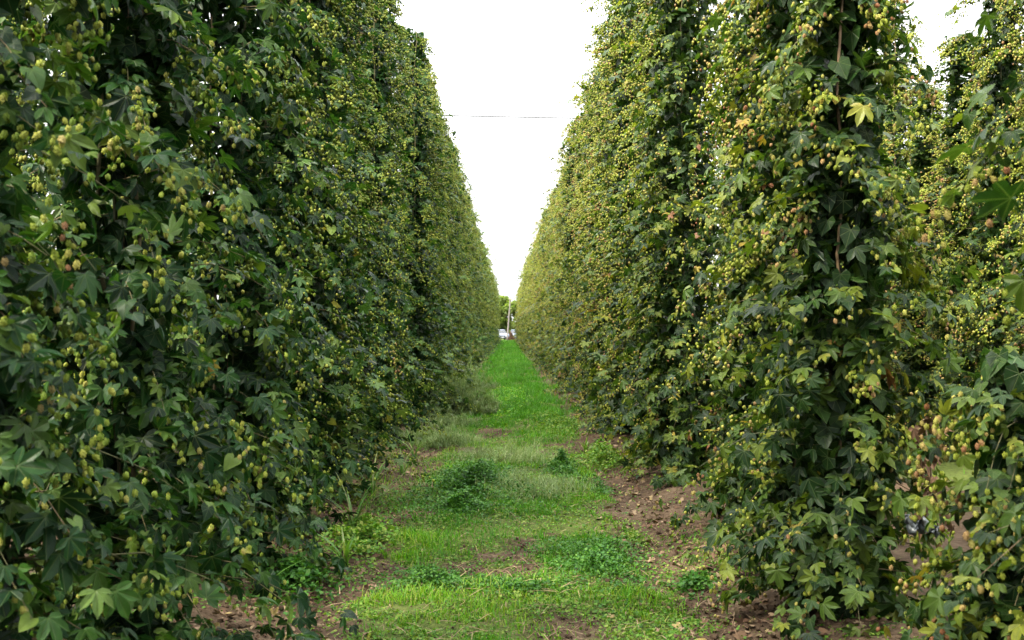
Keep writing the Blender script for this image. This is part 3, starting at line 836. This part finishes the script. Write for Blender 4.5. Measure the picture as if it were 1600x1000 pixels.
tag(o, 'yellow green low ground cover on the lane soil', 'ground cover', kind='stuff'); TRI += len(f)

# dark leafy weed clumps
def weed_clump(x0, y0, rx, ry, h, n, mat, label, ls=0.018, group='leafy weed clumps on the lane'):
    global TRI
    g = np.random.default_rng(int(abs(x0) * 1000 + y0 * 77))
    a = g.random(n) * 6.283; rad = np.minimum(np.abs(g.normal(size=n)) * 0.62 + 0.12 * g.random(n), 1.9)
    wob = 1 + 0.25 * np.sin(3 * a + x0 * 9) + 0.15 * np.sin(5 * a + y0)
    x = x0 + rx * rad * wob * np.cos(a); y = y0 + ry * rad * wob * np.sin(a)
    top = h * np.clip(1.1 - 0.75 * rad, 0.12, 1) * (0.25 + 1.3 * vnoise(x, y, 6, 20) * (0.4 + 0.9 * vnoise(x, y, 15, 21)))
    z = ground_z(x, y) + top * (1 - g.random(n) ** 2.0 * 0.9)
    root = empty('weed_clump', (x0, y0, float(ground_z(x0, y0))))
    v, f, u, r = leafy(g, x - x0, y - y0, z - root.location.z, ls * (0.6 + 0.8 * g.random(n)), g.random(n) * 0.95, 1.0)
    obj('foliage', mesh_np('foliage', v, f, mat, rnd=r), root, 'stuff'); TRI += len(f)
    m = n // 14; sel = g.integers(0, n, m)
    P = np.stack([x[sel] - x0, y[sel] - y0, ground_z(x[sel], y[sel]) - root.location.z], -1)
    v, f, K = blades(P, (z - root.location.z)[sel] - P[:, 2], np.full(m, 0.003), unit2(g, m), 0.3 + 0.2 * g.random(m))
    obj('stems', mesh_np('stems', v, f, mat, rnd=np.full(len(v), 0.8)), root, 'stuff'); TRI += len(f)
    tag(root, label, 'weed', group)
weed_clump(-0.34, 9.9, 0.60, 1.35, 0.20, 14000, M['clover'], 'largest dark green leafy weed clump, left of the lane middle', 0.024)
weed_clump(-0.42, 8.9, 0.30, 0.35, 0.13, 3000, M['clover'], 'dark leafy weed clump at the near edge of the largest clump', 0.022)
weed_clump(0.60, 6.85, 0.36, 0.75, 0.15, 7500, M['clover'], 'dark green leafy weed clump on the right side of the lane, near the soil track', 0.020)
weed_clump(-0.42, 6.25, 0.42, 0.32, 0.09, 4500, M['clover'], 'low weed clump in the left foreground of the lane', 0.018)
weed_clump(0.10, 6.15, 0.30, 0.22, 0.07, 2000, M['clover'], 'small flat weed clump in the middle of the near lane', 0.018)
weed_clump(0.62, 11.4, 0.20, 0.8, 0.15, 3000, M['clover'], 'narrow weed clump before the dark sided right plant', 0.024)
weed_clump(0.85, 16.5, 0.5, 1.8, 0.18, 3500, M['cover'], 'pale weed clump along the right row past the gap', 0.03)
weed_clump(1.15, 12.2, 0.25, 1.0, 0.25, 2500, M['cover'], 'yellowish weed clump leaning on the right row', 0.03)
weed_clump(-1.1, 7.5, 0.30, 0.7, 0.16, 2600, M['cover'], 'pale grey green weed clump at the foot of the left row', 0.03)
weed_clump(-1.30, 6.2, 0.25, 0.4, 0.16, 1800, M['clover'], 'nearest low weed clump at the foot of the left row', 0.03)
weed_clump(1.18, 6.35, 0.16, 0.25, 0.10, 900, M['clover'], 'small weed clump on the soil beside the yellowing right plant', 0.025)
weed_clump(-0.1, 22.0, 0.7, 5.0, 0.22, 6000, M['grass'], 'tall grassy weed clump in the distant lane middle', 0.035)

weed_clump(1.00, 7.9, 0.16, 0.55, 0.06, 900, M['cover'], 'sparse low weeds on the right soil track, opposite the bare lane patch', 0.018)
weed_clump(1.02, 5.6, 0.20, 0.40, 0.05, 900, M['cover'], 'sparse low weeds on the soil at the near right of the lane', 0.016)
weed_clump(0.95, 10.2, 0.16, 0.70, 0.08, 900, M['clover'], 'low weeds at the lane edge in front of the dark leafy plant', 0.02)
# feathery bushes of thin stems
def feathery(x0, y0, rad, h, nst, label, per=26, droop=0.6, w=0.0035):
    global TRI
    g = np.random.default_rng(int(abs(x0) * 999 + y0 * 31))
    root = empty('feathery_weed', (x0, y0, float(ground_z(x0, y0))))
    d = unit2(g, nst); ln = h * (0.35 + 0.8 * g.random(nst) ** 1.5) * (0.7 + 0.3 * np.sin(np.arctan2(d[:, 1], d[:, 0]) * 3 + x0 * 20)); sp = rad * np.sqrt(g.random(nst))
    T = np.linspace(0, 1, 6)
    pts = np.zeros((nst, 6, 3))
    pts[..., :2] = d[:, None] * (sp[:, None] * (0.45 + 0.55 * T[None] ** 1.2))[..., None]
    ln = ln * (1 - 0.75 * (sp / rad) ** 2) * (0.45 + 0.6 * g.random(nst))
    pts[..., 2] = ln[:, None] * (T - droop * 0.45 * T ** 3)[None]
    side = np.stack([-d[:, 1], d[:, 0], np.zeros(nst)], -1)[:, None] * (w * (1.2 - T))[None, :, None]
    V = np.concatenate([pts - side, pts + side], 2).reshape(-1, 3)
    F = []
    for k in range(5): a = 2 * k; F += [(a, a + 1, a + 3), (a, a + 3, a + 2)]
    Fa = (np.array(F)[None] + (np.arange(nst) * 12)[:, None, None]).reshape(-1, 3)
    obj('stems', mesh_np('stems', V, Fa, M['feather'], rnd=np.repeat(g.random(nst) * 0.8, 12)), root, 'stuff')
    # seed sprays
    si = np.repeat(np.arange(nst), per); t = 0.05 + 0.94 * g.random(len(si)); k = np.minimum((t * 5).astype(int), 4); fr = t * 5 - k
    P = pts[si, k] * (1 - fr)[:, None] + pts[si, k + 1] * fr[:, None]
    n = len(si)
    v, f, K = blades(P, 0.05 + 0.10 * g.random(n), np.full(n, w * 1.5), unit2(g, n), 0.4 + 1.2 * g.random(n))
    obj('sprays', mesh_np('sprays', v, f, M['feather'], rnd=np.repeat(g.random(n) * 0.95, K)), root, 'stuff'); TRI += len(f) + len(Fa)
    tag(root, label, 'weed', 'feathery weeds in the lane')
feathery(-0.95, 19.2, 0.90, 1.9, 700, 'large pale feathery weed bush leaning out from the left row', 34, 0.7, 0.006)
feathery(-0.85, 24.5, 0.75, 1.6, 380, 'second feathery weed bush right behind the large one', 26, 0.7, 0.007)
feathery(-1.02, 14.2, 0.75, 0.75, 230, 'low pale feathery tuft in front of the large weed bush', 26, 1.0, 0.005)
feathery(-0.95, 16.4, 0.6, 0.7, 150, 'small pale feathery tuft between the low tuft and large bush', 22, 1.0, 0.005)
feathery(0.15, 9.8, 0.75, 0.40, 170, 'wispy grey green feathery weed right of the largest leafy clump', 22, 0.6, 0.0028)
feathery(-0.05, 12.2, 0.8, 0.40, 120, 'wispy feathery weed behind the largest leafy clump', 20, 0.6, 0.003)

# coarse grass tufts at the foot of the rows
def tuft(x0, y0, n, h, label, w=0.016):
    global TRI
    g = np.random.default_rng(int(abs(x0) * 777 + y0 * 13))
    root = empty('grass_tuft', (x0, y0, float(ground_z(x0, y0))))
    for k in range(n):
        d = unit2(g, 1); hh = h * (0.5 + 0.7 * g.random(1))
        P = np.concatenate([d * 0.03 * g.random(), [[-0.01]]], 1)
        v, f, K = blades(P, hh, np.array([w * (0.6 + 0.6 * g.random())]), d, 0.35 + 1.1 * g.random(1), 6)
        obj('blade', mesh_np('blade', v, f, M['blade'], rnd=np.full(len(v), g.random())), root); TRI += len(f)
    tag(root, label, 'grass', 'coarse grass tufts at the row feet')
tuft(-1.22, 7.9, 16, 0.50, 'tallest coarse grass tuft beside the left row, past the dark gap', 0.020)
tuft(-1.12, 6.9, 14, 0.36, 'coarse grass tuft with broad blades on the soil, left of the bright grass', 0.022)
tuft(-0.86, 7.1, 5, 0.20, 'small few bladed grass tuft at the edge of the bright grass', 0.020)
tuft(-1.30, 9.6, 14, 0.42, 'coarse grass tuft against the left row, opposite the largest weed clump', 0.018)
tuft(-1.15, 10.9, 12, 0.34, 'grass tuft beside the bare soil strip further up the left row', 0.018)
tuft(-1.45, 5.9, 10, 0.30, 'nearest grass tuft, half under the left row', 0.020)
tuft(-1.18, 12.6, 14, 0.38, 'grass tuft before the low pale feathery tuft', 0.018)
tuft(1.05, 13.5, 14, 0.30, 'grass tuft at the foot of the right row past the gap', 0.018)

# seed head stem drooping into the lane
def seed_stem(x0, y0, pts, label):
    root = empty('seed_stem', (x0, y0, float(ground_z(x0, y0))))
    g = np.random.default_rng(3)
    v, f = tube(pts, np.linspace(0.004, 0.002, len(pts)), 5)
    obj('stem', mesh_np('stem', v, f, M['feather'], rnd=np.full(len(v), 0.5), smooth=True), root)
    n = 46; P0 = np.array(pts[-2]); P1 = np.array(pts[-1]); t = g.random(n)[:, None]
    v, f, K = blades(P0 * (1 - t) + P1 * t, 0.02 + 0.05 * g.random(n), np.full(n, 0.005), unit2(g, n), 0.6 + g.random(n))
    obj('seed_head', mesh_np('seed_head', v, f, M['litter'], rnd=np.full(len(v), 0.75)), root, 'stuff')
    tag(root, label, 'grass', 'seed heads hanging into the lane')
seed_stem(-1.2, 7.9, [(0, 0, 0), (0.15, 0.0, 0.28), (0.36, 0.0, 0.38), (0.62, 0.0, 0.36)], 'long pale seed head arching right over the bright grass')
seed_stem(-1.2, 8.9, [(0, 0, 0), (0.15, 0.05, 0.25), (0.35, 0.08, 0.42), (0.55, 0.1, 0.52)], 'upper pale seed head pointing at the largest weed clump')

# ------------------------------------------------------------------ clods and litter on the soil
ico_v = np.array([(0, 0, 1), (0.9, 0, 0.2), (0.25, 0.85, 0.15), (-0.75, 0.5, 0.25), (-0.7, -0.55, 0.1), (0.3, -0.85, 0.2), (0, 0, -0.7)], float)
ico_f = np.array([(0, 1, 2), (0, 2, 3), (0, 3, 4), (0, 4, 5), (0, 5, 1), (6, 2, 1), (6, 3, 2), (6, 4, 3), (6, 5, 4), (6, 1, 5)])
n = 10000
y = depth_samples(g, n, 4.0, 30, 2.0); x = (g.random(n) * 2 - 1) * 2.0
kp = (g.random(n) < np.clip(1.0 - 1.4 * green_mask(x, y), 0.03, 1)); x, y = x[kp], y[kp]; n = len(x)
s = np.clip(np.exp(g.normal(math.log(0.0065), 0.65, n)), 0.003, 0.035)
Fm = frames(np.array([0, 0, 1.0]) + g.normal(size=(n, 3)) * 0.5, g.normal(size=(n, 3)))
v, f, u, r = scatter([(ico_v, ico_f, ico_v[:, :2])], np.zeros(n, int), np.stack([x, y, ground_z(x, y) + s * 0.2], -1), Fm, s, g.random(n))
gm = M['ground']
o = link(bpy.data.objects.new('soil_clods', mesh_np('soil_clods', v, f, gm)))
tag(o, 'loose brown soil clods on the bare tracks beside the rows', 'soil', kind='stuff'); TRI += len(f)

n = 2800
y = depth_samples(g, n, 4.2, 28, 1.9); sidew = np.where(g.random(n) < 0.5, -1, 1)
x = sidew * (1.32 + g.normal(size=n) * 0.24)
s = 0.02 + 0.035 * g.random(n) ** 2
Fm = frames(np.array([0, 0, 1.0]) + g.normal(size=(n, 3)) * 0.55, g.normal(size=(n, 3)))
v, f, u, r = scatter(mid_leaf, g.integers(0, 6, n), np.stack([x, y, ground_z(x, y) + 0.008 + 0.01 * g.random(n)], -1), Fm, s, g.random(n))
o = link(bpy.data.objects.new('leaf_litter', mesh_np('leaf_litter', v, f, M['litter'], uv=u, rnd=r)))
tag(o, 'dry brown and yellow fallen leaves at the row feet', 'leaf litter', kind='stuff'); TRI += len(f)

n = 2600
y = depth_samples(g, n, 4.2, 26, 2.0); x = g.normal(size=n) * 0.8
dd = unit2(g, n); Lh = 0.04 + 0.12 * g.random(n)
Fm = frames(np.array([0, 0, 1.0]) + g.normal(size=(n, 3)) * 0.15, np.concatenate([dd, g.normal(size=(n, 1)) * 0.12], 1))
sv = np.array([(-0.018, 0, 0), (0.018, 0, 0), (0.03, 0.5, 0.05), (-0.005, 0.5, 0.05), (0.0, 1, 0.0)], float); sf = np.array([(0, 1, 2), (0, 2, 3), (3, 2, 4)])
v, f, u, r = scatter([(sv, sf, sv[:, :2])], np.zeros(n, int), np.stack([x, y, ground_z(x, y) + 0.008 + 0.03 * g.random(n)], -1), Fm, Lh, 0.5 + 0.45 * g.random(n))
o = link(bpy.data.objects.new('dry_straw', mesh_np('dry_straw', v, f, M['litter'], uv=u, rnd=r)))
tag(o, 'dead straw strewn over the grass and soil of the lane', 'straw', kind='stuff')

# dry brown withered bunch in the second right plant and the grey film caught under it
def withered(x0, y0, z0, label):
    g = np.random.default_rng(8)
    root = empty('withered_shoot', (x0, y0, z0))
    v, f = tube([(0, 0, 0.22), (0.02, -0.02, 0.05), (0.03, -0.03, -0.2), (0.07, -0.02, -0.34)], [0.006, 0.006, 0.004, 0.002], 5)
    obj('stem', mesh_np('stem', v, f, M['bine'], rnd=np.full(len(v), 0.9)), root)
    for k in range(34):
        t = g.random(); P = np.array([0.05 * t, -0.02, 0.22 - 0.5 * t]) + g.normal(size=3) * np.array([0.04, 0.04, 0.03])
        Fm = frames(g.normal(size=(1, 3)) * 0.6 + np.array([[-0.2, -1, 0.2]]), np.array([[0, 0, -1.0]]) + g.normal(size=(1, 3)) * 0.35)[0] * (0.05 + 0.045 * g.random())
        Fm = Fm * np.array([0.55, 1, 1])[None]
        o = bpy.data.objects.new('leaf', dry_me[k % 3])
        o.matrix_basis = Matrix(((*Fm[0], P[0]), (*Fm[1], P[1]), (*Fm[2], P[2]), (0, 0, 0, 1))); C.objects.link(o); o.parent = root
    tag(root, label, 'dry shoot')
dry_me = [mesh_np('leaf', hi_leaf[k][0], hi_leaf[k][1], M['litter'], uv=hi_leaf[k][2], rnd=np.full(len(hi_leaf[k][0]), 0.3)) for k in (0, 2, 4)]
withered(2.0, 4.78, 0.95, 'bunch of dry reddish brown curled leaves hanging low in the second right plant')
gx, gy = np.meshgrid(np.linspace(0, 1, 14), np.linspace(0, 1, 9))
cr_ = np.random.default_rng(4).normal(size=(9, 14)) 
fv = np.stack([(gx - 0.5) * 0.17 * (1 - 0.3 * gy) + 0.004 * cr_, -0.03 * np.sin(gx * 9) * gy + 0.012 * cr_.T.reshape(9, 14), (0.5 - gy) * 0.075 * (1 - 0.5 * gx) + 0.012 * np.sin(gx * 13 + gy * 4) + 0.006 * cr_[::-1] - 0.04 * gx * gx], -1).reshape(-1, 3)
q = (np.arange(8)[:, None] * 14 + np.arange(13)[None]).ravel()
ff = np.stack([q, q + 1, q + 15, q + 14], -1)
me = mesh_np('plastic_scrap', fv, ff, M['film'], smooth=True)
o = link(bpy.data.objects.new('plastic_scrap', me)); o.location = (1.92, 4.62, 0.70)
sd = o.modifiers.new('thickness', 'SOLIDIFY'); sd.thickness = 0.002
tag(o, 'torn scrap of grey shiny film caught in the leaves below the dry brown bunch', 'plastic scrap')

# ------------------------------------------------------------------ lane end: cars, shrub, trees
def prism(profile, x0, x1, bev=0.0):
    """profile: list of (y,z), extruded along x"""
    n = len(profile)
    V = [(x0, y, z) for y, z in profile] + [(x1, y, z) for y, z in profile]
    me_v = np.array(V, float)
    return me_v, n

def poly_mesh(name, V, F, mat, bevel=0.0, smooth=False):
    me = bpy.data.meshes.new(name); me.from_pydata([tuple(v) for v in V], [], F); me.materials.append(mat); me.update()
    return me

def car(x0, y0, rot, paint, label):
    root = empty('parked_car', (x0, y0, 0.0), rot)
    def part(nm, V, F, mat, bev=0.0):
        o = obj(nm, poly_mesh(nm, V, F, mat), root)
        if bev:
            b = o.modifiers.new('bevel', 'BEVEL'); b.width = bev; b.segments = 3; b.limit_method = 'ANGLE'; b.angle_limit = R(25)
        return o
    def loft(sections):
        # sections: list of (y, halfwidth_bottom, halfwidth_top, zbottom, ztop)
        V = []; F = []
        for (y, wb, wt, zb, zt) in sections:
            V += [(-wb, y, zb), (wb, y, zb), (wb * 1.0, y, zb + (zt - zb) * 0.6), (wt, y, zt), (-wt, y, zt), (-wb * 1.0, y, zb + (zt - zb) * 0.6)]
        for i in range(len(sections) - 1):
            for s in range(6):
                a = i * 6 + s; b = i * 6 + (s + 1) % 6
                F.append((a, b, b + 6, a + 6))
        F.append(tuple(range(5, -1, -1))); F.append(tuple((len(sections) - 1) * 6 + s for s in range(6)))
        return V, F
    # front faces -Y
    V, F = loft([(-2.2, 0.72, 0.66, 0.35, 0.78), (-2.05, 0.86, 0.76, 0.25, 0.88), (-1.2, 0.90, 0.80, 0.25, 1.0), (1.6, 0.90, 0.80, 0.25, 1.02), (2.1, 0.86, 0.76, 0.28, 1.0), (2.22, 0.75, 0.7, 0.38, 0.9)])
    part('body', V, F, paint, 0.04)
    V, F = loft([(-1.18, 0.80, 0.78, 0.99, 1.02), (-0.45, 0.78, 0.62, 1.0, 1.50), (0.9, 0.78, 0.62, 1.0, 1.52), (1.75, 0.80, 0.74, 1.0, 1.06)])
    part('cabin_glass', V, F, M['glass'], 0.03)
    V, F = loft([(-0.52, 0.60, 0.56, 1.49, 1.53), (-0.3, 0.66, 0.58, 1.50, 1.57), (0.8, 0.66, 0.58, 1.51, 1.58), (1.0, 0.60, 0.56, 1.50, 1.54)])
    part('roof', V, F, paint, 0.01)
    def box(nm, c, s, mat, bev=0.01):
        cx, cy, cz = c; sx, sy, sz = (q / 2 for q in s)
        V = [(cx + i * sx, cy + j * sy, cz + k * sz) for k in (-1, 1) for j in (-1, 1) for i in (-1, 1)]
        F = [(0, 2, 3, 1), (4, 5, 7, 6), (0, 1, 5, 4), (2, 6, 7, 3), (0, 4, 6, 2), (1, 3, 7, 5)]
        return part(nm, V, F, mat, bev)
    for s in (-1, 1):
        box('headlight', (s * 0.62, -2.13, 0.70), (0.30, 0.10, 0.14), M['lamp'], 0.03)
        box('mirror', (s * 0.98, -0.85, 1.05), (0.16, 0.10, 0.13), paint, 0.03)
        box('pillar', (s * 0.735, 0.25, 1.24), (0.03, 0.07, 0.46), paint, 0.005).rotation_euler = (0, 0, 0)
        for yy in (-1.35, 1.35):
            v, f = tube([(s * 0.68, yy, 0.32), (s * 0.72, yy, 0.32), (s * 0.88, yy, 0.32), (s * 0.92, yy, 0.32)], [0.28, 0.32, 0.32, 0.28], 20)
            w = obj('wheel', mesh_np('wheel', v, f, M['rubber'], smooth=False), root)
            v, f = tube([(s * 0.86, yy, 0.32), (s * 0.93, yy, 0.32)], [0.2, 0.17], 14)
            obj('rim', mesh_np('rim', v, f, M['alloy']), w)
    box('grille', (0, -2.20, 0.62), (0.80, 0.06, 0.18), M['black'])
    box('bumper', (0, -2.19, 0.38), (1.50, 0.12, 0.16), M['black'], 0.03)
    box('number_plate', (0, -2.27, 0.45), (0.5, 0.02, 0.11), M['lamp'], 0.003)
    tag(root, label, 'car', 'cars parked beyond the lane end')
car(-1.05, 152.0, R(8), M['paint_white'], 'pale white parked car left of the leaning pole')
car(1.25, 153.0, R(-12), M['paint_blue'], 'blue grey parked car right of the leaning pole')

g = np.random.default_rng(21)
root = empty('dry_shrub', (0.75, 144.5, 0.0))
n = 900; a = unit2(g, n); zz = 1.25 * g.random(n) ** 1.2; rad = 0.55 * (1 - zz / 1.6) * np.sqrt(g.random(n))
P = np.concatenate([a * rad[:, None], zz[:, None]], 1); P[:, 0] -= zz * 0.3
Fm = frames(g.normal(size=(n, 3)), g.normal(size=(n, 3)))
v, f, u, r = scatter(far_leaf, g.integers(0, 6, n), P, Fm, 0.09 + 0.05 * g.random(n), g.random(n) * 0.5)
obj('foliage', mesh_np('foliage', v, f, M['litter'], uv=u, rnd=r), root, 'stuff')
for k in range(7):
    d = unit2(g, 1)[0] * 0.35
    v, f = tube([(0, 0, 0), (d[0] * 0.5 - 0.1, d[1] * 0.5, 0.5), (d[0] - 0.3, d[1], 1.1)], [0.03, 0.02, 0.01], 5)
    obj('stem', mesh_np('stem', v, f, M['bark']), root)
tag(root, 'dry reddish brown shrub right beside the leaning pole foot', 'shrub')

def tree_meshes(seed, h, cr):
    g = np.random.default_rng(seed)
    parts = [tube([(0, 0, -0.1), (0.05, 0, h * 0.25), (0.1, 0.05, h * 0.55), (0.0, 0.1, h * 0.85)], [0.22, 0.17, 0.11, 0.04], 8)]
    ends = []
    for k in range(14):
        z0 = h * (0.08 + 0.6 * k / 14); d = unit2(g, 1)[0]; L_ = cr * (0.6 + 0.5 * g.random())
        e = (d[0] * L_, d[1] * L_, z0 + L_ * (0.4 + 0.4 * g.random())); ends.append(e)
        parts.append(tube([(0.05, 0.02, z0), (d[0] * L_ * 0.5, d[1] * L_ * 0.5, z0 + L_ * 0.35), e], [0.07, 0.045, 0.015], 5))
    tv, tf = join(parts)
    ends += [(0, 0, h * 0.9), (0.3, 0, h * 0.8), (-0.5, 0.2, h * 0.75)]
    cen = np.array(ends); cen = np.concatenate([cen, cen * np.array([0.55, 0.55, 1.0]) + g.normal(size=cen.shape) * 0.3])
    n = 6000; ci = g.integers(0, len(cen), n)
    P = cen[ci] + norm(g.normal(size=(n, 3))) * (cr * 0.62 * g.random((n, 1)) ** 0.5) * np.array([1, 1, 0.75])
    P[:, 2] = np.clip(P[:, 2], 0.5, h)
    Fm = frames(g.normal(size=(n, 3)) + np.array([0, 0, 0.6]), g.normal(size=(n, 3)))
    v, f, u, r = scatter(far_leaf, g.integers(0, 6, n), P, Fm, 0.32 + 0.2 * g.random(n), g.random(n) * 0.95)
    return mesh_np('trunk', tv, tf, M['bark'], smooth=True), mesh_np('crown', v, f, M['tree'], uv=u, rnd=r)
tm = [tree_meshes(1, 7.6, 2.5), tree_meshes(2, 7.0, 2.8)]
for i, (x, y, k, rz, s, lab) in enumerate([
        (-10.5, 178, 0, 0.3, 1.0, 'light green tree farthest left behind the parked cars'), (-5.4, 174, 1, 1.4, 0.95, 'light green tree left of the lane end'),
        (-0.9, 176, 0, 2.2, 0.97, 'yellow green tree behind the leaning pole'), (3.2, 173, 1, 4.0, 1.0, 'yellow green tree just right of the leaning pole'),
        (8.4, 177, 0, 5.1, 1.0, 'light green tree right of the lane end'), (13.6, 179, 1, 0.8, 1.05, 'light green tree farthest right behind the parked cars')]):
    root = empty('tree', (x, y, 0), rz); root.scale = (s, s, s)
    obj('trunk', tm[k][0], root); obj('crown', tm[k][1], root, 'stuff')
    tag(root, lab, 'tree', 'trees beyond the lane end')
print('total triangles', TRI)
